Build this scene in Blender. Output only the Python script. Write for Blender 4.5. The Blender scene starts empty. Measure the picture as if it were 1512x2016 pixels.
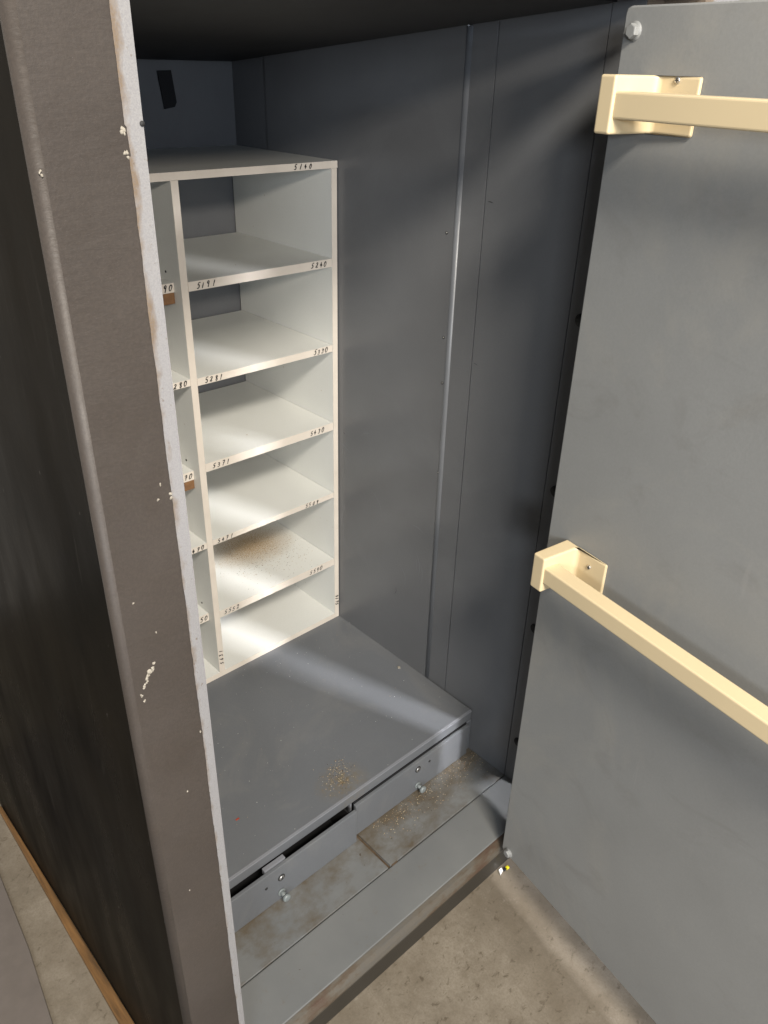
import bpy, bmesh, math, random
from mathutils import Vector, Matrix
S = 1.45                      # metres per unit; all numbers below are in units measured from the eye
ZF = -1.182                   # floor level in units
sc = bpy.context.scene
C = sc.collection
rnd = random.Random(7)

# ---------------------------------------------------------------- camera
cam = bpy.data.objects.new('camera', bpy.data.cameras.new('camera'))
C.objects.link(cam)
r = Vector((0.734481, -0.678186, 0.024508)); u = Vector((0.319416, 0.377342, 0.869245)); f = Vector((0.598758, 0.630616, -0.493774))
M = Matrix((r, u, -f)).transposed().to_4x4()
M.translation = Vector((0, 0, -ZF * S))
cam.matrix_world = M
cam.data.sensor_fit = 'HORIZONTAL'; cam.data.sensor_width = 36.0
cam.data.lens = 36.0 * 1562.15 / 1512
cam.data.clip_start = 0.02; cam.data.clip_end = 100
sc.camera = cam
# ---------------------------------------------------------------- world, lamps, exposure
w = bpy.data.worlds.new('World'); sc.world = w; w.use_nodes = True
bg = w.node_tree.nodes['Background']
bg.inputs[0].default_value = (0.86, 0.90, 1.0, 1); bg.inputs[1].default_value = 0.27
sc.view_settings.view_transform = 'Standard'; sc.view_settings.look = 'None'
sc.view_settings.gamma = 1; sc.view_settings.use_curve_mapping = False
sc.view_settings.exposure = 0.12

def lamp(name, loc, target, sx, sy, power, col, spread=180):
    l = bpy.data.lights.new(name, 'AREA'); l.shape = 'RECTANGLE'; l.size = sx * S; l.size_y = sy * S
    l.energy = power; l.color = col; l.spread = math.radians(spread)
    o = bpy.data.objects.new(name, l); C.objects.link(o)
    o.location = Vector((loc[0] * S, loc[1] * S, (loc[2] - ZF) * S))
    t = Vector((target[0] * S, target[1] * S, (target[2] - ZF) * S))
    o.rotation_euler = (t - o.location).to_track_quat('-Z', 'Y').to_euler()
    return o
lamp('ceiling_lamp', (-0.22, -1.08, 1.26), (0.55, 0.8, -0.6), 0.60, 0.30, 170, (1.0, 0.925, 0.82))
lamp('ceiling_lamp', (1.46, -1.50, 0.88), (0.85, 0.62, -0.75), 0.19, 0.19, 13.5, (0.97, 0.96, 1.0), 38)
lamp('ceiling_lamp', (-0.50, -2.10, 0.86), (0.6, 0.9, -0.3), 0.50, 0.20, 115, (1.0, 0.90, 0.78))
lamp('window_light', (-1.60, -1.60, 0.30), (0.8, 0.6, -0.1), 0.60, 0.35, 82, (0.86, 0.92, 1.0))
lamp('window_light', (-0.30, -2.60, 0.32), (0.7, 1.0, -0.1), 0.25, 0.10, 48, (0.74, 0.84, 1.0))

# ---------------------------------------------------------------- mesh helpers
def W(p): return Vector((p[0] * S, p[1] * S, (p[2] - ZF) * S))
IDENT = lambda p: p
TH = 0.1757772; SN, CS = math.sin(TH), math.cos(TH)
def door_xf(p):               # (along the door away from the eye, door normal, z)
    d, n, z = p
    return (SN * d + CS * n, CS * d - SN * n, z)

class MB:
    def __init__(self, xf=IDENT):
        self.bm = bmesh.new(); self.xf = xf
    def _merge(self, t, mi, smooth=False):
        vm = {}
        for v in t.verts: vm[v] = self.bm.verts.new(W(self.xf(tuple(v.co))))
        for fc in t.faces:
            try: nf = self.bm.faces.new([vm[v] for v in fc.verts])
            except ValueError: continue
            nf.material_index = mi; nf.smooth = smooth
        t.free()
    def box(self, x0, x1, y0, y1, z0, z1, bev=0.0, mi=0, seg=2, subdiv=0, warp=None):
        t = bmesh.new()
        bmesh.ops.create_cube(t, size=1)
        for v in t.verts:
            v.co = Vector(((x0 + x1) / 2 + v.co.x * (x1 - x0), (y0 + y1) / 2 + v.co.y * (y1 - y0), (z0 + z1) / 2 + v.co.z * (z1 - z0)))
        if bev: bmesh.ops.bevel(t, geom=t.edges[:], offset=bev, segments=seg, affect='EDGES', profile=0.5)
        if subdiv: bmesh.ops.subdivide_edges(t, edges=t.edges[:], cuts=subdiv, use_grid_fill=True)
        if warp:
            for v in t.verts: v.co = Vector(warp(v.co))
        self._merge(t, mi); return self
    def prism(self, poly, a0, a1, axis='z', mi=0, bev=0.0, smooth=False, seg=2):
        t = bmesh.new()
        def mk(p, a):
            if axis == 'z': return (p[0], p[1], a)
            if axis == 'y': return (p[0], a, p[1])
            return (a, p[0], p[1])
        A = [t.verts.new(mk(p, a0)) for p in poly]; B = [t.verts.new(mk(p, a1)) for p in poly]
        n = len(poly)
        t.faces.new(A); t.faces.new(B[::-1])
        for i in range(n): t.faces.new((A[i], B[i], B[(i + 1) % n], A[(i + 1) % n]))
        bmesh.ops.recalc_face_normals(t, faces=t.faces[:])
        if bev: bmesh.ops.bevel(t, geom=t.edges[:], offset=bev, segments=seg, affect='EDGES', profile=0.5)
        self._merge(t, mi, smooth); return self
    def cyl(self, c, ax, rad, h, n=24, mi=0, rad2=None, bev=0.0, smooth=True):
        t = bmesh.new()
        bmesh.ops.create_cone(t, cap_ends=True, segments=n, radius1=rad, radius2=rad if rad2 is None else rad2, depth=h)
        if bev: bmesh.ops.bevel(t, geom=[e for e in t.edges if abs(e.verts[0].co.z - e.verts[1].co.z) < 1e-7], offset=bev, segments=2, affect='EDGES', profile=0.5)
        R = Vector((0, 0, 1)).rotation_difference(Vector(ax)).to_matrix()
        for v in t.verts: v.co = R @ v.co + Vector(c)
        self._merge(t, mi, smooth); return self
    def blob(self, c, rx, ry, rz, jit=0.25, mi=0, sub=1, smooth=False):
        t = bmesh.new(); bmesh.ops.create_icosphere(t, subdivisions=sub, radius=1)
        a = rnd.random() * 6.28; ca, sa = math.cos(a), math.sin(a)
        for v in t.verts:
            k = 1 + (rnd.random() - .5) * 2 * jit
            x, y, z = v.co * k
            x, y = x * ca - y * sa, x * sa + y * ca
            v.co = Vector((c[0] + x * rx, c[1] + y * ry, c[2] + z * rz))
        self._merge(t, mi, smooth); return self
    def quad(self, pts, mi=0):
        vs = [self.bm.verts.new(W(self.xf(p))) for p in pts]
        fc = self.bm.faces.new(vs); fc.material_index = mi; return self
    def build(self, name, mats, parent=None, auto=True):
        o0 = Vector((0, 0, 0))
        if parent is not None:
            q = parent
            while q is not None: o0 += q.location; q = q.parent
        me = bpy.data.meshes.new(name)
        bmesh.ops.recalc_face_normals(self.bm, faces=self.bm.faces[:])
        loc = Vector((0, 0, 0))
        if parent is None or True:
            # origin at the bottom centre of the piece
            xs = [v.co for v in self.bm.verts]
            loc = Vector(((min(v.x for v in xs) + max(v.x for v in xs)) / 2, (min(v.y for v in xs) + max(v.y for v in xs)) / 2, min(v.z for v in xs)))
        for v in self.bm.verts: v.co -= loc
        self.bm.to_mesh(me); self.bm.free()
        for m in (mats if isinstance(mats, (list, tuple)) else [mats]): me.materials.append(m)
        o = bpy.data.objects.new(name, me); C.objects.link(o)
        o.location = loc - o0
        if parent is not None: o.parent = parent
        return o
def thing(name, label, cat, base, group=None):
    o = bpy.data.objects.new(name, None); C.objects.link(o); o.location = W(base); o.empty_display_size = .1
    tag(o, label, cat, group); return o
def tag(o, label=None, cat=None, group=None, kind=None):
    if label: o['label'] = label
    if cat: o['category'] = cat
    if group: o['group'] = group
    if kind: o['kind'] = kind
    return o

# ---------------------------------------------------------------- materials
def ramp(nt, src, stops):
    n = nt.nodes.new('ShaderNodeValToRGB')
    while len(n.color_ramp.elements) < len(stops): n.color_ramp.elements.new(0.5)
    for e, (p, c) in zip(n.color_ramp.elements, stops): e.position = p; e.color = (*c, 1) if len(c) == 3 else c
    nt.links.new(src, n.inputs[0]); return n.outputs[0]
def noise(nt, vec, scale, detail=4, rough=.55, stretch=None, dist=0):
    if stretch:
        m = nt.nodes.new('ShaderNodeMapping'); m.inputs['Scale'].default_value = stretch
        nt.links.new(vec, m.inputs[0]); vec = m.outputs[0]
    n = nt.nodes.new('ShaderNodeTexNoise'); n.inputs['Scale'].default_value = scale
    n.inputs['Detail'].default_value = detail; n.inputs['Roughness'].default_value = rough; n.inputs['Distortion'].default_value = dist
    nt.links.new(vec, n.inputs['Vector']); return n.outputs['Fac']
def mix(nt, fac, a, b):
    n = nt.nodes.new('ShaderNodeMix'); n.data_type = 'RGBA'
    for sck, v in ((n.inputs[0], fac), (n.inputs[6], a), (n.inputs[7], b)):
        if isinstance(v, (int, float)): sck.default_value = v
        elif isinstance(v, tuple): sck.default_value = (*v, 1)
        else: nt.links.new(v, sck)
    return n.outputs[2]
def maths(nt, op, a, b=None, clamp=False):
    n = nt.nodes.new('ShaderNodeMath'); n.operation = op; n.use_clamp = clamp
    for i, v in enumerate((a, b)):
        if v is None: continue
        if isinstance(v, (int, float)): n.inputs[i].default_value = v
        else: nt.links.new(v, n.inputs[i])
    return n.outputs[0]
def base_mat(name, rough=.5, metal=0, spec=.5):
    m = bpy.data.materials.new(name); m.use_nodes = True; nt = m.node_tree
    b = nt.nodes['Principled BSDF']; b.inputs['Roughness'].default_value = rough; b.inputs['Metallic'].default_value = metal
    b.inputs['Specular IOR Level'].default_value = spec
    tc = nt.nodes.new('ShaderNodeTexCoord')
    return m, nt, b, tc.outputs['Object']
def bump(nt, b, h, strength, dist):
    n = nt.nodes.new('ShaderNodeBump'); n.inputs['Strength'].default_value = strength; n.inputs['Distance'].default_value = dist
    nt.links.new(h, n.inputs['Height']); nt.links.new(n.outputs[0], b.inputs['Normal'])
def band(nt, v, lo, hi, soft):
    a = maths(nt, 'DIVIDE', maths(nt, 'SUBTRACT', v, lo), soft, True)
    c = maths(nt, 'DIVIDE', maths(nt, 'SUBTRACT', hi, v), soft, True)
    return maths(nt, 'MULTIPLY', a, c)
def xyz(nt, vec):
    n = nt.nodes.new('ShaderNodeSeparateXYZ'); nt.links.new(vec, n.inputs[0]); return n.outputs

def paint(name, col, rough=.45, var=.12, peel=.15, specks=(), scratch=None, spec=.5, rvar=.1):
    """enamelled sheet steel: faint mottling, orange peel, scattered specks and rubbed scratches"""
    m, nt, b, v = base_mat(name, rough, 0, spec)
    n1 = noise(nt, v, 3.5, 5)
    c = ramp(nt, n1, [(.3, tuple(x * (1 - var) for x in col)), (.7, tuple(x * (1 + var) for x in col))])
    n3 = noise(nt, v, 260, 2)
    c = mix(nt, ramp(nt, n3, [(.35, (.10,) * 3), (.7, (0,) * 3)]), c, tuple(x * .55 for x in col))
    for sc_, thr, scol in specks:
        n2 = noise(nt, v, sc_, 2, .5)
        c = mix(nt, ramp(nt, n2, [(thr, (0, 0, 0)), (thr + .015, (1, 1, 1))]), c, scol)
    if scratch:
        sst, thr, scol = scratch
        n4 = noise(nt, v, 14, 6, .7, sst, .6)
        c = mix(nt, ramp(nt, n4, [(thr, (0, 0, 0)), (thr + .06, (.45, .45, .45))]), c, scol)
    nt.links.new(c, b.inputs['Base Color'])
    nr = noise(nt, v, 9, 4)
    rr = ramp(nt, nr, [(.1, (rough - rvar * .4,) * 3), (.9, (rough + rvar * .4,) * 3)]); nt.links.new(rr, b.inputs['Roughness'])
    bump(nt, b, maths(nt, 'ADD', noise(nt, v, 190, 3), maths(nt, 'MULTIPLY', noise(nt, v, 900, 1), .3)), peel, .0012)
    return m

STEEL = paint('grey_interior_enamel', (.118, .125, .134), .36, .07, .12, [(60, .80, (.4, .4, .4))])
STEEL_WALL = paint('grey_wall_enamel', (.118, .121, .125), .34, .08, .12, [])
STEEL_DOOR = paint('grey_door_enamel', (.228, .232, .226), .44, .07, .14, [(30, .80, (.3, .3, .28))])
def smudge(m, col, k, sc_, stretch, thr):
    nt = m.node_tree; b = nt.nodes['Principled BSDF']; v = [n for n in nt.nodes if n.type == 'TEX_COORD'][0].outputs['Object']
    old = b.inputs['Base Color'].links[0].from_socket
    n_ = noise(nt, v, sc_, 7, .68, stretch, 1.2)
    nt.links.new(mix(nt, ramp(nt, n_, [(thr, (0,) * 3), (thr + .18, (k,) * 3)]), old, col), b.inputs['Base Color'])
smudge(STEEL_DOOR, (.29, .28, .25), .5, 2.2, None, .50)
smudge(STEEL_DOOR, (.16, .155, .145), .4, 5, (1, 1, 1.6), .56)
smudge(STEEL_DOOR, (.36, .35, .33), .5, 3.2, (1, 9, .5), .66)
smudge(STEEL_WALL, (.15, .155, .16), .4, 2.5, None, .52)
STEEL_BOX = paint('dusty_base_enamel', (.118, .125, .134), .36, .07, .12, [(60, .80, (.4, .4, .4))])
def dustfilm(m, cx_, cy_, rx, ry, col, k):
    nt = m.node_tree; b = nt.nodes['Principled BSDF']; v = [n for n in nt.nodes if n.type == 'TEX_COORD'][0].outputs['Object']
    old = b.inputs['Base Color'].links[0].from_socket; s = xyz(nt, v)
    dx = maths(nt, 'POWER', maths(nt, 'DIVIDE', maths(nt, 'SUBTRACT', s[0], cx_), rx), 2); dy = maths(nt, 'POWER', maths(nt, 'DIVIDE', maths(nt, 'SUBTRACT', s[1], cy_), ry), 2)
    g = maths(nt, 'SUBTRACT', 1.0, maths(nt, 'SQRT', maths(nt, 'ADD', dx, dy)), True)
    n_ = ramp(nt, noise(nt, v, 75, 6, .75), [(.38, (0,) * 3), (.62, (1,) * 3)])
    nt.links.new(mix(nt, maths(nt, 'MULTIPLY', maths(nt, 'MULTIPLY', g, n_), k, True), old, col), b.inputs['Base Color'])
dustfilm(STEEL_BOX, .008, -.425, .075, .06, (.135, .11, .07), 1.3)
smudge(STEEL_BOX, (.165, .165, .16), .45, 4, None, .50)
smudge(STEEL, (.165, .165, .16), .45, 4, None, .50)
STEEL_DARK = paint('shadowed_inner_steel', (.02, .02, .021), .6)  # unlit roof and drawer divider: their shade is put into this dark colour
LIP = paint('worn_lip_enamel', (.17, .175, .19), .4, .12, .12)
EDGE = paint('highlit_bend_enamel', (.135, .142, .152), .35, .12, .12)  # lighter than the wall: part of the bend's highlight is in the colour

def exterior_mat():
    m, nt, b, v = base_mat('taupe_hammered_enamel', .42, 0, .35)
    c = ramp(nt, noise(nt, v, 4, 5), [(.3, (.038, .031, .026)), (.7, (.052, .043, .036))])
    grime = noise(nt, v, 7, 6, .65, (1, 1, .35), .4)
    c = mix(nt, ramp(nt, grime, [(.55, (0,) * 3), (.75, (.45,) * 3)]), c, (.026, .019, .013))
    c = mix(nt, ramp(nt, noise(nt, v, 55, 2), [(.79, (0,) * 3), (.80, (1,) * 3)]), c, (.42, .36, .30))
    c = mix(nt, ramp(nt, noise(nt, v, 300, 2), [(.4, (.25,) * 3), (.65, (0,) * 3)]), c, (.022, .019, .017))
    nt.links.new(c, b.inputs['Base Color'])
    rr = ramp(nt, noise(nt, v, 22, 4), [(.3, (.48,) * 3), (.7, (.62,) * 3)]); nt.links.new(rr, b.inputs['Roughness'])
    h = maths(nt, 'ADD', noise(nt, v, 75, 4, .6, (.5, 1, 1.6)), maths(nt, 'MULTIPLY', noise(nt, v, 420, 2), .25))
    bump(nt, b, h, .27, .002)
    return m
EXTERIOR = exterior_mat()
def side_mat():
    m, nt, b, v = base_mat('shaded_side_enamel', .30, 0, .006)  # near black: the unlit side's darkness is put into the colour
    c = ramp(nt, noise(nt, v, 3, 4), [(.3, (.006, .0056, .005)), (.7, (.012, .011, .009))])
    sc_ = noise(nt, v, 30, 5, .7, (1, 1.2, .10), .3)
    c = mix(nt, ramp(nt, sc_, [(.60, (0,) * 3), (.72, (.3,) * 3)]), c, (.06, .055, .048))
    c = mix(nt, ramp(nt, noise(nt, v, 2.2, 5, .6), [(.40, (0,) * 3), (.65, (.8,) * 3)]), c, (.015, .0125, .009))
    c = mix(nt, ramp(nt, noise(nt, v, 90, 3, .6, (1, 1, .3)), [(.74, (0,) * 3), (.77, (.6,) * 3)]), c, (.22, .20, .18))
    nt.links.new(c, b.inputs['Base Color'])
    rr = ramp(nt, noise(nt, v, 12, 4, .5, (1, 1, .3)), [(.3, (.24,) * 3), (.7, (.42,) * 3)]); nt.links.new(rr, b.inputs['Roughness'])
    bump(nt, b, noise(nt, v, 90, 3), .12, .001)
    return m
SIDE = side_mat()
STEP = paint('shaded_plinth_enamel', (.030, .026, .020), .5, .2, .2, [(26, .80, (.3, .27, .2))])  # shade below the sill overhang is put into this darker colour
def strip_mat():
    m, nt, b, v = base_mat('chalky_primer', .6)
    x = xyz(nt, v)[0]
    rust = maths(nt, 'ADD', noise(nt, v, 55, 5, .6, (1, 1, .45)), maths(nt, 'MULTIPLY', x, -26))
    c = mix(nt, ramp(nt, rust, [(.56, (0,) * 3), (.78, (.8,) * 3)]), (.208, .204, .203), (.12, .075, .032))
    c = mix(nt, ramp(nt, noise(nt, v, 150, 2), [(.66, (0,) * 3), (.73, (.8,) * 3)]), c, (.10, .07, .04))
    c = mix(nt, ramp(nt, noise(nt, v, 700, 2), [(.35, (.3,) * 3), (.6, (0,) * 3)]), c, (.12, .12, .135))
    nt.links.new(c, b.inputs['Base Color'])
    bump(nt, b, noise(nt, v, 300, 4), .3, .0008)
    return m
STRIP = strip_mat()
def melamine(dust=None, name='white_melamine'):
    m, nt, b, v = base_mat(name, .42)
    c = ramp(nt, noise(nt, v, 4, 3), [(.3, (.61, .615, .58)), (.7, (.655, .66, .625))])
    c = mix(nt, ramp(nt, noise(nt, v, 420, 2), [(.35, (.10,) * 3), (.6, (0,) * 3)]), c, (.40, .39, .35))
    c = mix(nt, ramp(nt, noise(nt, v, 70, 2), [(.77, (0,) * 3), (.80, (.7,) * 3)]), c, (.40, .33, .25))
    if dust:
        cx_, cy_, rad = dust
        s = xyz(nt, v)
        dx = maths(nt, 'POWER', maths(nt, 'DIVIDE', maths(nt, 'SUBTRACT', s[0], cx_), rad), 2)
        dy = maths(nt, 'POWER', maths(nt, 'DIVIDE', maths(nt, 'SUBTRACT', s[1], cy_), rad * .8), 2)
        g = maths(nt, 'SUBTRACT', 1.0, maths(nt, 'SQRT', maths(nt, 'ADD', dx, dy)), True)
        fine = noise(nt, v, 330, 3, .7)
        k = maths(nt, 'MULTIPLY', g, maths(nt, 'MULTIPLY', ramp(nt, fine, [(.36, (.15,) * 3), (.60, (1,) * 3)]), 1.9), True)
        c = mix(nt, k, c, (.36, .26, .15))
    nt.links.new(c, b.inputs['Base Color'])
    bump(nt, b, noise(nt, v, 500, 2), .06, .0005)
    return m
MEL = melamine()
def simple(name, col, rough=.5, metal=0, var=.1, scale=40, bs=.1, spec=.5):
    m, nt, b, v = base_mat(name, rough, metal, spec)
    c = ramp(nt, noise(nt, v, scale, 4), [(.3, tuple(x * (1 - var) for x in col)), (.7, tuple(min(1, x * (1 + var)) for x in col))])
    nt.links.new(c, b.inputs['Base Color']); bump(nt, b, noise(nt, v, scale * 6, 3), bs, .001)
    return m
EDGING = simple('cream_edge_banding', (.56, .51, .44), .45, 0, .05, 20, .08)
INK = simple('black_marker_ink', (.012, .011, .012), .5, 0, .3, 200, 0)
CREAM = simple('cream_powder_coat', (.60, .49, .305), .40, 0, .02, 8, .03)
CHROME = simple('dull_zinc', (.55, .54, .52), .35, .9, .2, 90, .1)
BLACK = simple('black_void', (.006, .006, .007), .8, 0, .2, 20, 0)
WOODC = simple('raw_cleat_wood', (.15, .075, .03), .8, 0, .35, 60, .3)
CHIP = simple('bare_filler', (.27, .245, .20), .7, 0, .15, 300, .4)
ROOMWALL = simple('pale_room_wall', (.6, .57, .53), .8, 0, .04, 3, .05)
GROUT = simple('dark_joint', (.02, .02, .02), .8, 0, .2, 50, 0)
KNOB = simple('painted_knob', (.17, .19, .19), .35, 0, .15, 90, .1)

def sill_mat(name, grit):
    m, nt, b, v = base_mat(name, .45)
    c = ramp(nt, noise(nt, v, 5, 5), [(.3, (.125, .130, .130)), (.7, (.160, .164, .160))])
    s = xyz(nt, v)
    if grit:
        # dusty rust-brown dirt thickest against the drawers
        g = maths(nt, 'MULTIPLY', maths(nt, 'ADD', s[1], .14), 8, True)
        d = noise(nt, v, 13, 7, .68, (1, 1.3, 1))
        k = maths(nt, 'ADD', maths(nt, 'MULTIPLY', g, .22), d)
        c = mix(nt, ramp(nt, k, [(.44, (0,) * 3), (.72, (.9,) * 3)]), c, (.085, .066, .042))
    d2 = noise(nt, v, 30, 5, .7)
    c = mix(nt, ramp(nt, d2, [(.62, (0,) * 3), (.72, (.5,) * 3)]), c, (.12, .10, .07))
    c = mix(nt, ramp(nt, noise(nt, v, 85, 2), [(.755, (0,) * 3), (.765, (.9,) * 3)]), c, (.06, .045, .03))
    nt.links.new(c, b.inputs['Base Color']); bump(nt, b, noise(nt, v, 180, 3), .15, .001)
    return m
SILL = sill_mat('dusty_sill_enamel', True); SILL2 = sill_mat('front_sill_enamel', False)
def rust_mat():
    m, nt, b, v = base_mat('rusted_nosing', .65)
    c = ramp(nt, noise(nt, v, 9, 7, .68, (1, 3, 3)), [(.33, (.07, .066, .058)), (.50, (.080, .069, .053)), (.58, (.066, .048, .030)), (.66, (.058, .032, .018)), (.75, (.035, .024, .015))])
    nt.links.new(c, b.inputs['Base Color']); bump(nt, b, noise(nt, v, 120, 5, .7), .5, .002)
    return m
RUST = rust_mat()
def groove_mat():
    m, nt, b, v = base_mat('rust_brown_groove', .8)
    c = ramp(nt, noise(nt, v, 60, 5), [(.3, (.05, .032, .018)), (.7, (.10, .065, .035))]); nt.links.new(c, b.inputs['Base Color']); return m
GROOVE = groove_mat()
def floor_mat():
    m, nt, b, v = base_mat('worn_concrete', .6)
    c = ramp(nt, noise(nt, v, 2.6, 7, .62), [(.32, (.135, .112, .082)), (.68, (.255, .222, .172))])
    c = mix(nt, ramp(nt, noise(nt, v, 13, 8, .72), [(.42, (0,) * 3), (.66, (.65,) * 3)]), c, (.115, .092, .062))
    c = mix(nt, ramp(nt, noise(nt, v, 52, 5, .65, (1, 1.3, 1), .5), [(.585, (0,) * 3), (.69, (.8,) * 3)]), c, (.068, .050, .030))
    c = mix(nt, ramp(nt, noise(nt, v, 5, 9, .7, None, .6), [(.50, (0,) * 3), (.68, (.55,) * 3)]), c, (.095, .078, .054))
    c = mix(nt, ramp(nt, noise(nt, v, 20, 9, .8), [(.28, (.5,) * 3), (.40, (0,) * 3)]), c, (.33, .30, .245))
    c = mix(nt, ramp(nt, noise(nt, v, 7, 9, .78, (1, 6, 1), 1.6), [(.64, (0,) * 3), (.66, (.45,) * 3)]), c, (.08, .065, .045))
    c = mix(nt, ramp(nt, noise(nt, v, 240, 3), [(.35, (.35,) * 3), (.6, (0,) * 3)]), c, (.11, .09, .065))
    nt.links.new(c, b.inputs['Base Color']); bump(nt, b, noise(nt, v, 140, 5, .7), .25, .0015)
    return m
FLOOR = floor_mat()
def wood_mat():
    m, nt, b, v = base_mat('stained_batten_wood', .7)
    c = ramp(nt, noise(nt, v, 24, 6, .6, (4, .35, 3)), [(.3, (.06, .030, .008)), (.7, (.19, .095, .028))])
    nt.links.new(c, b.inputs['Base Color']); bump(nt, b, noise(nt, v, 60, 4, .6, (4, .3, 3)), .5, .002); return m
WOOD = wood_mat()
BOARD = simple('grey_board_laminate', (.115, .098, .085), .6, 0, .08, 30, .1)

# ---------------------------------------------------------------- setting
o = MB().box(-6, 6, -6, 6, ZF - .05, ZF).build('floor', FLOOR); tag(o, kind='structure')
o = MB().box(-6, 6, 1.75, 1.83, ZF, 2.0).build('room_wall', ROOMWALL)
tag(o, 'pale plain room wall glimpsed above the top edge of the open door', 'wall')

# ---------------------------------------------------------------- safe
safe = thing('steel_safe', 'tall grey steel safe standing open with taupe outer shell and two drawers', 'safe', (.53, .9, ZF))
XL, XR = .180, .953           # outer sides
IL, IR = .283, .850           # inner walls
YF, YB = .4795, 1.297         # front face, inner back face
ZT = .10
def arc(cx_, cy_, rad, a0, a1, n=8):
    return [(cx_ + rad * math.cos(math.radians(a0 + (a1 - a0) * i / n)), cy_ + rad * math.sin(math.radians(a0 + (a1 - a0) * i / n))) for i in range(n + 1)]
# left side sheet (its unlit look painted near black) and the front jamb with its rounded corner
RC = .0070
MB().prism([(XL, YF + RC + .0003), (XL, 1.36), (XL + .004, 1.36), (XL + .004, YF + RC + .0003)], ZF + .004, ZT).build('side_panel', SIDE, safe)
jamb = MB()
jamb.prism(arc(XL + RC, YF + RC, RC, 180, 270, 10) + [(.2500, YF), (.2500, .548), (IL - .0005, .548), (IL - .0005, .562), (XL + .0045, .562), (XL + .0045, YF + RC)], ZF + .004, ZT, smooth=False)
# bare paint chips
for (x, z, s) in ((.203, -.428, 1.5), (.200, -.432, 1.1), (.1975, -.437, 1.0), (.1955, -.441, .8), (.206, -.424, .8), (.192, -.449, .6), (.1935, -.455, .6), (.231, -.270, .45), (.228, -.2815, .5),
                  (.2385, -.282, 1.0), (.2362, -.0395, .9), (.2370, -.052, .8), (.184, -.059, .6), (.212, -.395, .35), (.197, -.36, .4), (.219, -.58, .45), (.207, -.71, .4), (.2385, -.52, .6)):
    for k in range(4):
        jamb.blob((x + rnd.uniform(-1, 1) * .0012 * s, YF - .0001, z + rnd.uniform(-1, 1) * .0022 * s), .0016 * s * rnd.uniform(.5, 1), .0006, .0020 * s * rnd.uniform(.5, 1), .4, mi=1)
jb = jamb.build('front_jamb', [EXTERIOR, CHIP], safe)
for p in jb.data.polygons:
    if abs(p.normal.z) < .5 and p.normal.x < -.02 and p.normal.y < -.02: p.use_smooth = True
# pale primer strip down the opening edge, ragged on its outer side
st = MB(); N = 900
za, zb = -1.17, .095
prev = None; jt = 0.0
for i in range(N + 1):
    z = za + (zb - za) * i / N
    xo = .2422 + (.2376 - .2422) * (z + 1.0) / 1.03
    jt = .93 * jt + (rnd.random() - .5) * .00028; xo += jt
    if abs(z + .045) < .008: xo += .0012
    cur = (xo, z)
    if prev: st.quad([(prev[0], YF - .0006, prev[1]), (.2497, YF - .0006, prev[1]), (.2497, YF - .0006, z), (xo, YF - .0006, z)])
    prev = cur
st.cyl((.2488, YF - .0009, -.0355), (0, 1, 0), .0016, .0006, 10, mi=1)
st.build('jamb_edge_strip', [STRIP, GROUT], jb)
# right frame
MB().prism([(.883, YF), (.883, .526), (IR + .0012, .526), (IR + .0012, .562), (XR, .562), (XR, YF)], ZF + .004, ZT).build('hinge_jamb', STRIP, safe)
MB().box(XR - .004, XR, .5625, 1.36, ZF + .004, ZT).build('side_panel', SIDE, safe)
MB().box(.2502, .8828, YF + .001, .5615, .0660, ZT).build('header', EXTERIOR, safe)
# right inner wall: front reveal, seams, proud rear panel with a bright bend
wl = MB()
wl.box(IR, IR + .02, .5265, .5660, -1.0945, .0655)                 # reveal with bolt holes
wl.box(IR, IR + .02, .5675, .7190, -1.0945, .0600)
wl.box(IR + .004, IR + .02, .5655, .7225, -1.0945, .0590, mi=1)     # dark joint behind the seams
wl.box(IR, IR + .02, .7212, .7640, -1.0945, .0480)
wl.prism([(IR, .7668), (IR - .0022, .7684), (IR - .0022, 1.2000), (IR - .0002, 1.2030), (IR - .0002, 1.2965), (IR + .02, 1.2965), (IR + .02, .7642)], -1.0945, .0420)
for z in (-.205, -.352, -.422, -.572):
    y = .775 + (.762 - .775) * min(1, (-.205 - z) / .3)
    wl.cyl((IR - .0021, y + .007, z), (1, 0, 0), .0022, .0009, 12, mi=1)
    wl.cyl((IR - .0027, y + .007, z + .0003), (1, 0, 0), .0010, .0009, 10, mi=3)
def scuff(y0, z0, ln, ang, bow, wd, mi):
    n = 9; pts = []
    for i in range(n):
        t = i / (n - 1); a = math.radians(ang)
        sx = t * ln; sy = bow * math.sin(t * math.pi)
        pts.append((y0 + sx * math.cos(a) - sy * math.sin(a), z0 + sx * math.sin(a) + sy * math.cos(a)))
    for i in range(n - 1):
        (ya, za_), (yb, zb_) = pts[i], pts[i + 1]; L = math.hypot(yb - ya, zb_ - za_)
        w0 = wd * math.sin(max(.05, i / (n - 1)) * math.pi); w1 = wd * math.sin(min(.97, (i + 1) / (n - 1)) * math.pi)
        ny, nz = -(zb_ - za_) / L, (yb - ya) / L; xx = (IR - .00235) if min(ya, yb) > .7695 else (IR - .00012)
        wl.quad([(xx, ya + ny * w0, za_ + nz * w0), (xx, yb + ny * w1, zb_ + nz * w1), (xx, yb - ny * w1, zb_ - nz * w1), (xx, ya - ny * w0, za_ - nz * w0)], mi)
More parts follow.
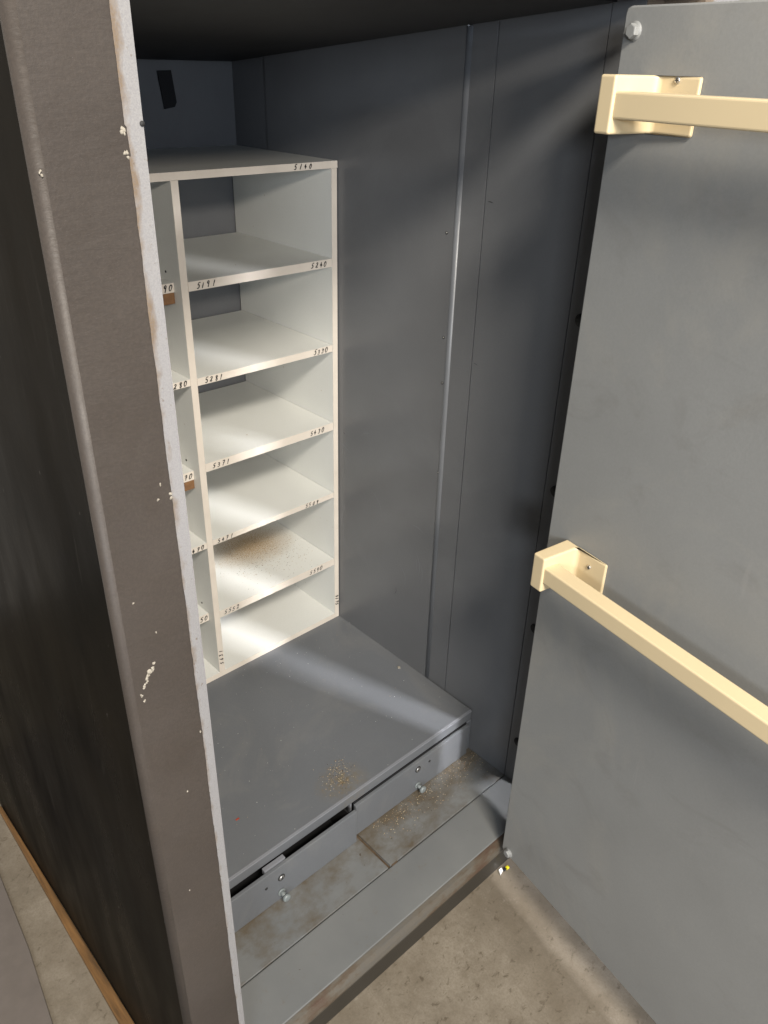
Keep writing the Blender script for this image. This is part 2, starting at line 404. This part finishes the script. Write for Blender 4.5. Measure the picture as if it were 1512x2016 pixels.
for a_ in ((.800, -.79, .05, 78, .006, .0006, 4), (.793, -.80, .04, 84, .004, .0005, 4), (.806, -.78, .03, 80, .003, .0004, 4), (.79, -.70, .035, 10, .004, .0005, 4), (.835, -.83, .045, 70, .01, .0004, 4),
           (.98, -.62, .05, 20, .003, .0003, 4), (.93, -.56, .03, -25, .003, .0003, 4), (.90, -.72, .06, 60, .012, .0003, 4), (.715, -.156, -.010, 5, .0005, .0006, 1), (.716, -.376, -.008, 8, .0004, .0004, 1), (1.0, -.585, .006, 20, .0005, .0004, 1), (.86, -.86, .02, 100, .004, .0004, 1)):
    scuff(*a_)
wr = wl.build('right_inner_wall', [STEEL_WALL, GROUT, EDGE, CHROME, LIP], safe)
MB().prism([(IR + .0030 - .0062 * math.cos(math.radians(a_)), .7662 + .0062 * math.sin(math.radians(a_))) for a_ in range(-60, 61, 10)] + [(IR + .004, .7716), (IR + .004, .7608)], -.998, .0400, smooth=True).build('wall_bend', EDGE, wr)
for z in (-.275, -.517, -.758, -1.0):
    MB().cyl((IR - .0006, .5475, z), (1, 0, 0), .0085, .0014, 24).build('bolt_hole', BLACK, wr)
lw = MB(); lw.box(IL - .02, IL - .0001, .5625, 1.2965, -1.0945, .06); lw.build('left_inner_wall', STEEL_WALL, safe)
bw = MB(); bw.box(IL - .02, IR + .02, YB, YB + .02, -1.0945, .06)
bwo = bw.build('back_inner_wall', STEEL_WALL, safe)
sl = MB(); sl.prism([(.7085, -.0215), (.7335, -.0205), (.7385, -.066), (.7345, -.073), (.7155, -.076)], YB - .003, YB - .0002, axis='y', bev=.0006)
sl.build('hanging_tab', BLACK, bwo)
# roof: sheet that slopes down to the back
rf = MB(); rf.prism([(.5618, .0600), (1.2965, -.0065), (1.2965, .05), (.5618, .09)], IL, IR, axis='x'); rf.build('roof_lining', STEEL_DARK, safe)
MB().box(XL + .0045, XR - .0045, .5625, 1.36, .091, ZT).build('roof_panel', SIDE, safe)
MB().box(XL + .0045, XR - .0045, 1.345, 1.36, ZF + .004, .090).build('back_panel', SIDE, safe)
# sill plates
sp = MB(); sp.box(IL, .5700, .5675, .80, -1.106, -1.0952, .0008)
sp.box(.5745, IR - .0003, .5675, .80, -1.106, -1.0938, .0006)
sp.box(.5600, .5760, .5675, .70, -1.1060, -1.0985, mi=1)
sp.box(.5760, .5880, .5655, .5672, -1.1060, -1.0936, mi=1)
sill = sp.build('sill', [SILL, GROOVE], safe)
fs = MB(); fs.box(.2503, .8827, .4895, .5660, -1.110, -1.0950, .0016); fs.build('front_sill_plate', SILL2, sill)
ns = MB()
ns.prism([(.4892, -1.0962), (.4830, -1.0985), (.4775, -1.1030), (.4745, -1.1075), (.4750, -1.1120), (.4892, -1.1120)], .2503, .8827, axis='x'); nso = ns.build('rusty_nosing', RUST, sill)
sf = MB(); sf.box(.2503, .8827, .4880, .52, ZF + .0005, -1.1122, .0006); sf.box(.2503, .8827, .4790, .4878, -1.1185, -1.1122, .0008, mi=1)
sf.build('plinth_face', [STEP, GROUT], safe)
# locker box under the shelf unit: top plate with folded lip
bx = MB(); bx.box(IL + .0005, IR - .0025, .6525, YB - .0005, -1.0035, -1.0000, 0)
bx.box(IL + .0005, IR - .0025, .6515, .6560, -1.0205, -1.0002, .0010)
base = bx.build('base_shelf', STEEL_BOX, safe)
ed = MB(); ed.prism([(.6512, -1.0015), (.6522, -1.0002), (.6545, -.9996), (.6545, -1.0030), (.6512, -1.0030)], IL + .0007, IR - .0028, axis='x'); ed.build('folded_edge', LIP, base)
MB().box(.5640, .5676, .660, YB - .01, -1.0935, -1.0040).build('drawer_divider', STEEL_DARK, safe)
MB().box(.8360, .8478, .6500, .80, -1.0922, -1.0210, .0012).build('box_stile', STEEL, safe)
def drawer(x0, x1, y, ztop, zbot, knob, lock, hole, label):
    d = MB(); d.box(x0, x1, y, y + .006, zbot, ztop, .0010)
    d.box(x0 + .004, x0 + .007, y + .0062, 1.1, zbot, ztop - .012, mi=1); d.box(x1 - .007, x1 - .004, y + .0062, 1.1, zbot, ztop - .012, mi=1)
    d.box(x0 + .0071, x1 - .0071, y + .0062, 1.1, zbot, zbot + .004, mi=1)  # tray in black: the dark inside the drawer is painted in
    o = d.build('drawer', [STEEL, BLACK], safe); o['label'] = label
    k = MB(); k.cyl((knob[0], y - .005, knob[1]), (0, 1, 0), .0036, .0105, 16); k.cyl((knob[0], y - .0135, knob[1]), (0, 1, 0), 0.0064, .0060, 24, bev=.0022)
    k.cyl((knob[0], y - .0012, knob[1]), (0, 1, 0), .0064, .0022, 24, bev=.0008)
    k.build('knob', KNOB, o)
    k = MB(); k.cyl((lock[0], y - .0004, lock[1]), (0, 1, 0), .0062, .0014, 20, mi=0, bev=.0004); k.cyl((lock[0], y - .0013, lock[1]), (0, 1, 0), .0044, .0008, 16, mi=1); k.box(lock[0] - .0008, lock[0] + .0008, y - .0020, y - .0012, lock[1] - .003, lock[1] + .003, mi=2)
    k.build('lock', [GROUT, CHROME, BLACK], o)
    k = MB(); k.cyl((hole[0], y - .0002, hole[1]), (0, 1, 0), .0024, .0010, 12); k.build('screw_hole', GROUT, o)
    return o
drawer(.5685, .8350, .6440, -1.0232, -1.0920, (.7085, -1.079), (.7075, -1.0405), (.7355, -1.0410), 'right-hand drawer pushed nearly shut')
dl = drawer(IL + .003, .5640, .6360, -1.0232, -1.0945, (.4150, -1.079), (.4165, -1.0475), (.3895, -1.0485), 'left-hand drawer pulled slightly open')
tb = MB(); tb.box(.393, .430, .6425, .6500, -1.0320, -1.0205, .0008); tb.build('latch_plate', LIP, safe)
dg = MB(); dg.box(.5690, .8350, .6506, .6512, -1.0260, -1.0208); dg.build('gap_shade_strip', BLACK, safe)  # solid black strip painting the shade between lip and right drawer
fr = MB(); fr.box(.5645, .5680, .6535, .6580, -1.0920, -1.0207, .0006); fr.build('center_stile', LIP, safe)

# ---------------------------------------------------------------- door
door = MB(door_xf); DN = .635; DD = .5911; ZD0, ZD1 = -1.0935, .0485; KD = .9338
door.prism([(-.050, ZD0), (DD - .006, ZD0), (DD - .0015, ZD0 + .0015), (DD, ZD0 + .006), (DD, ZD1 - .006), (DD - .0015, ZD1 - .0015), (DD - .006, ZD1), (-.050, ZD1)], DN, DN + .045, axis='y', bev=.0016)
door.box(-.050, DD, DN + .0452, DN + .100, -.990, ZD1, .002)  # unseen outer slab, shaped to narrow the light through the hinge gap
dr = door.build('door', STEEL_DOOR, safe)
for (d, z) in ((.5771, .0289), (.5752, -1.0855)):
    b = MB(door_xf); b.cyl((d, DN - .0030, z), (0, 1, 0), .0062, .0066, 6, bev=.0010, smooth=False); b.cyl((d, DN - .0004, z), (0, 1, 0), .0080, .0010, 20)
    b.build('hex_bolt', STEEL_DOOR, dr)
for z in (-.15, -.90):
    b = MB(door_xf); b.cyl((.548, DN + .112, z), (0, 0, 1), .011, .07, 20); b.box(.49, .548, DN + .1002, DN + .110, z - .025, z + .025, .001); b.prism([(.548, DN + .110), (.553, DN + .256), (.545, DN + .256), (.540, DN + .110)], z - .02, z + .02, axis='z'); b.build('hinge', STEEL_DOOR, dr)
def K(v): return v * KD
def rail(zc, sdz):
    zc = K(zc); hh = K(.0248)
    for sgn in (1, -1):
        k = MB(door_xf); e = DN - .0035; b0 = DN - .0003
        # bracket: block standing off the door plus a mounting plate, one profile
        prof = [(.528, e), (.5735, e), (.5770, DN - .0070), (.5770, .579), (.5965, .579), (.5990, b0), (.528, b0)]
        prof = [(K(a), b) for a, b in prof]
        if sgn < 0: prof = [(K(.662) - a, b) for a, b in prof]
        k.prism(prof, zc - hh, zc + hh, axis='z', bev=.0022, seg=3)
        k.build('bracket', CREAM, dr)
        for dz in ((sdz,) if sgn > 0 else (.0173, -.0173)):
            s_ = MB(door_xf); dx = K(.5535) if sgn > 0 else K(.094)
            s_.cyl((dx, DN - .0044, zc + dz), (0, 1, 0), .0028, .0020, 16, bev=.0006); s_.box(dx - .0018, dx + .0018, DN - .0057, DN - .0052, zc + dz - .0004, zc + dz + .0004, mi=1); s_.box(dx - .0004, dx + .0004, DN - .0057, DN - .0051, zc + dz - .0018, zc + dz + .0018, mi=1)
            s_.build('screw', [CHROME, GROUT], dr)
    b = MB(door_xf); b.box(K(.0830), K(.5785), K(.6225), K(.6450), zc - K(.0115), zc + K(.0115), .0020, seg=3); b.build('rail_bar', CREAM, dr)
rail(-.0300, .0200); rail(-.5535, .0081)

# ---------------------------------------------------------------- handwriting
GL = {
 '0': [[(.5, 1), (.2, .85), (.08, .5), (.18, .12), (.45, 0), (.75, .15), (.9, .55), (.8, .9), (.5, 1)]],
 '1': [[(.62, 1), (.42, 0)]],
 '2': [[(.15, .78), (.35, 1), (.7, .95), (.78, .7), (.5, .35), (.2, .12), (.1, .08), (.3, .2), (.6, .02), (.9, .12)]],
 '3': [[(.15, .9), (.5, 1), (.8, .85), (.65, .6), (.4, .52), (.75, .42), (.82, .18), (.5, 0), (.12, .1)]],
 '4': [[(.45, 1), (.25, .5), (.12, .35), (.9, .4)], [(.62, .68), (.55, .0)]],
 '5': [[(.9, 1), (.35, .96), (.2, .58), (.5, .62), (.75, .45), (.7, .15), (.4, 0), (.08, .1)]],
 '6': [[(.7, 1), (.35, .75), (.15, .35), (.3, .03), (.65, .02), (.8, .28), (.6, .48), (.25, .38)]],
 '7': [[(.1, .88), (.85, .98), (.6, .5), (.42, 0)], [(.3, .5), (.8, .52)]],
 '8': [[(.8, .88), (.5, 1), (.22, .8), (.45, .55), (.78, .28), (.55, 0), (.2, .15), (.4, .48), (.75, .75), (.8, .88)]],
 '9': [[(.8, .85), (.5, 1), (.2, .75), (.4, .5), (.75, .65), (.82, .9), (.7, .4), (.6, 0)]],
}
def chaikin(p, n=2):
    for _ in range(n):
        q = [p[0]]
        for a, b in zip(p, p[1:]):
            q += [(a[0] * .75 + b[0] * .25, a[1] * .75 + b[1] * .25), (a[0] * .25 + b[0] * .75, a[1] * .25 + b[1] * .75)]
        q.append(p[-1]); p = q
    return p
def write(mb, text, x0, z0, h, pitch, y, wd=.00074, vertical=False, rise=0.0, mi=1):
    """marker handwriting laid on the face y; x0,z0 = lower left of the first digit"""
    for i, ch in enumerate(text):
        if ch == ' ': continue
        sh = rnd.uniform(.15, .32); k = rnd.uniform(.9, 1.1); jx = rnd.uniform(-.08, .08) * pitch; jz = rnd.uniform(-.06, .06) * h
        wdt = h * .62
        for st_ in GL[ch]:
            pts = []
            for (a, b) in chaikin([(a + rnd.uniform(-.04, .04), b + rnd.uniform(-.03, .03)) for a, b in st_]):
                px = i * pitch + jx + (a * wdt + b * h * sh) * k; pz = jz + b * h * k + rise * i
                pts.append((x0 + px, z0 + pz) if not vertical else (x0 - pz, z0 + px))
            n = len(pts)
            for j in range(n - 1):
                (xa, za_), (xb, zb_) = pts[j], pts[j + 1]
                L = math.hypot(xb - xa, zb_ - za_) or 1e-9
                ww = wd * (1 - .25 * math.sin(j / n * 9 + i))
                nx, nz = -(zb_ - za_) / L * ww, (xb - xa) / L * ww
                ex, ez = (xb - xa) / L * ww * .5, (zb_ - za_) / L * ww * .5
                yy = y - .00012 - .00001 * (j % 3)
                mb.quad([(xa - ex + nx, yy, za_ - ez + nz), (xb + ex + nx, yy, zb_ + ez + nz), (xb + ex - nx, yy, zb_ + ez - nz), (xa - ex - nx, yy, za_ - ez - nz)], mi)

# ---------------------------------------------------------------- pigeonhole unit
unit = thing('pigeonhole_unit', 'white melamine pigeonhole shelf unit with handwritten numbers, standing in the open safe', 'shelf unit', (.565, 1.15, -.9998))
UY, UB, T = 1.0178, 1.2940, .0105
def board(name, x0, x1, y0, y1, z0, z1, texts=(), mat=None, vert=(), label=None, pty=0):
    m_ = MB()
    m_.box(x0, x1, y0 + .0009, y1, z0, z1)
    m_.box(x0 + .00005, x1 - .00005, y0, y0 + .00085, z0 + .00005, z1 - .00005, .0002, mi=2)      # edge banding
    for (t, x, h, p) in texts: write(m_, t, x, (z0 + z1) / 2 - h * .5, h, p, y0)
    for (t, x, z, h, p) in vert: write(m_, t, x, z, h, p, y0, vertical=True)
    o = m_.build(name, [mat or MEL, INK, EDGING], unit)
    if label: o['label'] = label
    return o
TOPM = simple('top_board_dusty', (.42, .40, .35), .5, 0, .1, 20, .1)
H, PI_ = .0066, .0076
board('top_board', IL + .004, .8468, UY - .0005, UB, -.1443, -.1338, [('5140', .763, .0066, .0098)], mat=melamine(name='dusty_top_melamine'))
board('side_board', .8355, .8460, UY, UB, -.9995, -.1445, vert=[('5614', .8446, -.9705, .0070, .0068)])
board('divider', .5603, .5715, UY, UB, -.9890, -.1445, vert=[('5631', .5692, -.9715, .0066, .0090)])
board('side_board', IL + .004, IL + .0145, UY, UB, -.9995, -.1445)
board('bottom_board', IL + .0147, .8353, UY, UB, -.9996, -.9892)
bays = ((-.2785, '5191', '5240', .584, .793), (-.4218, '5281', '5330', .584, .794), (-.5647, '5371', '5430', .584, .783), (-.7073, '5471', '5509', .580, .768), (-.8545, '5552', '5590', .580, .774))
for i, (z, a, b, xa, xb) in enumerate(bays):
    mt = melamine((.035 * S, .02, .15), 'dust_strewn_melamine') if i == 4 else None
    tk = (.0133, .0115, .0143, .0098, .0145)[i]; hh_ = min(.0080, tk * .72)
    board('shelf', .5717, .8346, UY, UB - .003, z - tk, z, [(a, xa, hh_, .0086), (b, xb - .001, hh_, .0084)], mat=mt, label='shelf strewn with brown sawdust' if i == 4 else None)
# left bay: alternate boards set back on raw wood cleats
for (z, t, setb, cleat, tk) in ((-.2812, '5190', .0195, True, .0134), (-.4200, '5280', 0, False, .0104), (-.5803, '5370', .0195, True, .0152), (-.7075, '5470', 0, False, .0106), (-.8640, '5550', .0195, False, .0155)):
    L = .0235 if setb else .0285
    board('shelf', IL + .0147, .5601, UY + setb, UB - .003, z - tk, z, [(t, .5601 - L - (.0125 if setb else .0095), min(.0085, tk * .75), .0088)])
    if cleat:
        MB().box(.5420, .5600, UY + setb + .001, UB - .02, z - tk - .0165, z - tk - .0003, .0008).build('cleat', WOODC, unit)
    dk = MB()
    if setb: dk.cyl((.5600, UY + setb + .020, z + .012), (1, 0, 0), .0018, .0006, 10); dk.build('screw_hole', GROUT, unit)

# ---------------------------------------------------------------- loose things
bt = MB()
def wv(c):
    k = .0012 * math.sin(c.y * 31) + .0008 * math.sin(c.y * 77)
    nar = max(0, min(1, (1.20 - c.y) / .35))
    if c.x < .17: c = Vector((.1795 - (.1795 - c.x) * (.15 + .85 * nar) + k, c.y, c.z))
    return c
bt.box(.1560, .1790, .30, 1.16, ZF, ZF + .009, .0012, subdiv=0)
t = bmesh.new(); t.free()
o = bt.build('wood_batten', WOOD); o['_'] = 0
del o['_']
# taper the far end of the batten toward the safe
me = o.data
ys = [v.co.y for v in me.vertices]; ymax = max(ys)
for v in me.vertices:
    if v.co.y > ymax - .02 and v.co.x < 0: v.co.x += .024
tag(o, 'narrow rough orange-brown wooden batten on the floor along the side of the safe', 'wood strip')
o = MB().prism([(.022, .20), (.0985, .765), (.113, .87), (.1265, 1.027), (.146, 1.30), (-1.2, 1.30), (-1.2, .20)], ZF, ZF + .006, axis='z', bev=.0007).build('floor_board', BOARD)
tag(o, 'flat greyish board lying on the floor at the lower left corner', 'board')
# scraps by the door foot
o = MB().prism([(.7450, .4765), (.7500, .4850), (.7570, .4840), (.7545, .4790)], ZF + .0002, ZF + .0030, bev=.0005).build('paper_scrap', simple('white_scrap', (.85, .84, .8), .6)); tag(o, 'tiny white paper scrap on the floor at the foot of the plinth', 'scrap')
sc_ = MB(); sc_.box(.7610, .7670, .4750, .4800, ZF + .0002, ZF + .0050, .0010, mi=0); sc_.box(.7550, .7608, .4765, .4800, ZF + .0002, ZF + .0040, .001, mi=1)
o = sc_.build('cable_offcut', [simple('yellow_plastic', (.75, .62, .01), .4), BLACK]); tag(o, 'small yellow and black plastic offcut on the floor under the door corner', 'offcut')
o = MB().box(.4035, .4095, .7290, .7315, -.9999, -.9990, .0003).build('red_sliver', simple('red_chip', (.30, .04, .015), .6)); tag(o, 'thin red sliver lying on the grey base shelf near the left jamb', 'chip')
o = MB().prism([(.8245, .8180), (.8275, .8230), (.8310, .8190), (.8285, .8150)], -.9999, -.9975, bev=.0005).build('white_crumb', CHIP); tag(o, 'largest white crumb on the base shelf against the right wall', 'crumb')

def grains(name, n, f_pos, z, sizes, mats, label, cat):
    m_ = MB()
    for _ in range(n):
        x, y = f_pos(); s = rnd.uniform(*sizes)
        m_.blob((x, y, z + s * .3), s * rnd.uniform(.6, 1.5), s * rnd.uniform(.5, 1), s * .45, .35, mi=rnd.randrange(len(mats)), sub=0 if False else 1)
    o = m_.build(name, mats); tag(o, label, cat, kind='stuff'); return o
G1 = simple('sawdust_brown', (.20, .12, .06), .8); G2 = simple('sawdust_tan', (.42, .31, .18), .8); G3 = simple('grit_dark', (.05, .035, .02), .8); G4 = simple('grit_gold', (.45, .38, .25), .35); G5 = simple('pale_fleck', (.7, .7, .66), .5)
def clip(fn, x0, x1, y0, y1):
    def g():
        while True:
            x, y = fn()
            if x0 < x < x1 and y0 < y < y1: return x, y
    return g
grains('sawdust', 1100, clip(lambda: (rnd.gauss(.735, .045), rnd.gauss(1.135, .048)), .575, .832, 1.022, 1.285), -.8545, (.0003, .00085), [G1, G2, G2, G3], 'brown sawdust scattered over the lowest but one white shelf', 'sawdust')
grains('grit', 600, clip(lambda: (rnd.uniform(.60, .848) ** 1, .6430 - abs(rnd.gauss(0, .022))), .58, .848, .570, .6425), -1.0925, (.0003, .0009), [G4, G2, G1, G3], 'golden grit along the foot of the right drawer', 'grit')
grains('dust_pile', 240, clip(lambda: (lambda k: (.568 + rnd.gauss(0, .016) + k * .015, .664 + k * .046 + abs(rnd.gauss(0, .008))))(rnd.random()), .45, .70, .656, .78), -1.0, (.0003, .0009), [G4, G2, G1, G3], 'small patch of brown grit on the front edge of the grey base shelf', 'grit')
grains('pale_flecks', 230, clip(lambda: (rnd.uniform(.3, .847), rnd.uniform(.656, 1.015)), .3, .846, .656, 1.015), -1.0, (.0002, .00055), [G5, G5, G2], 'tiny pale flecks sprinkled across the grey base shelf', 'flecks')

# ---------------------------------------------------------------- render
sc.render.engine = 'CYCLES'
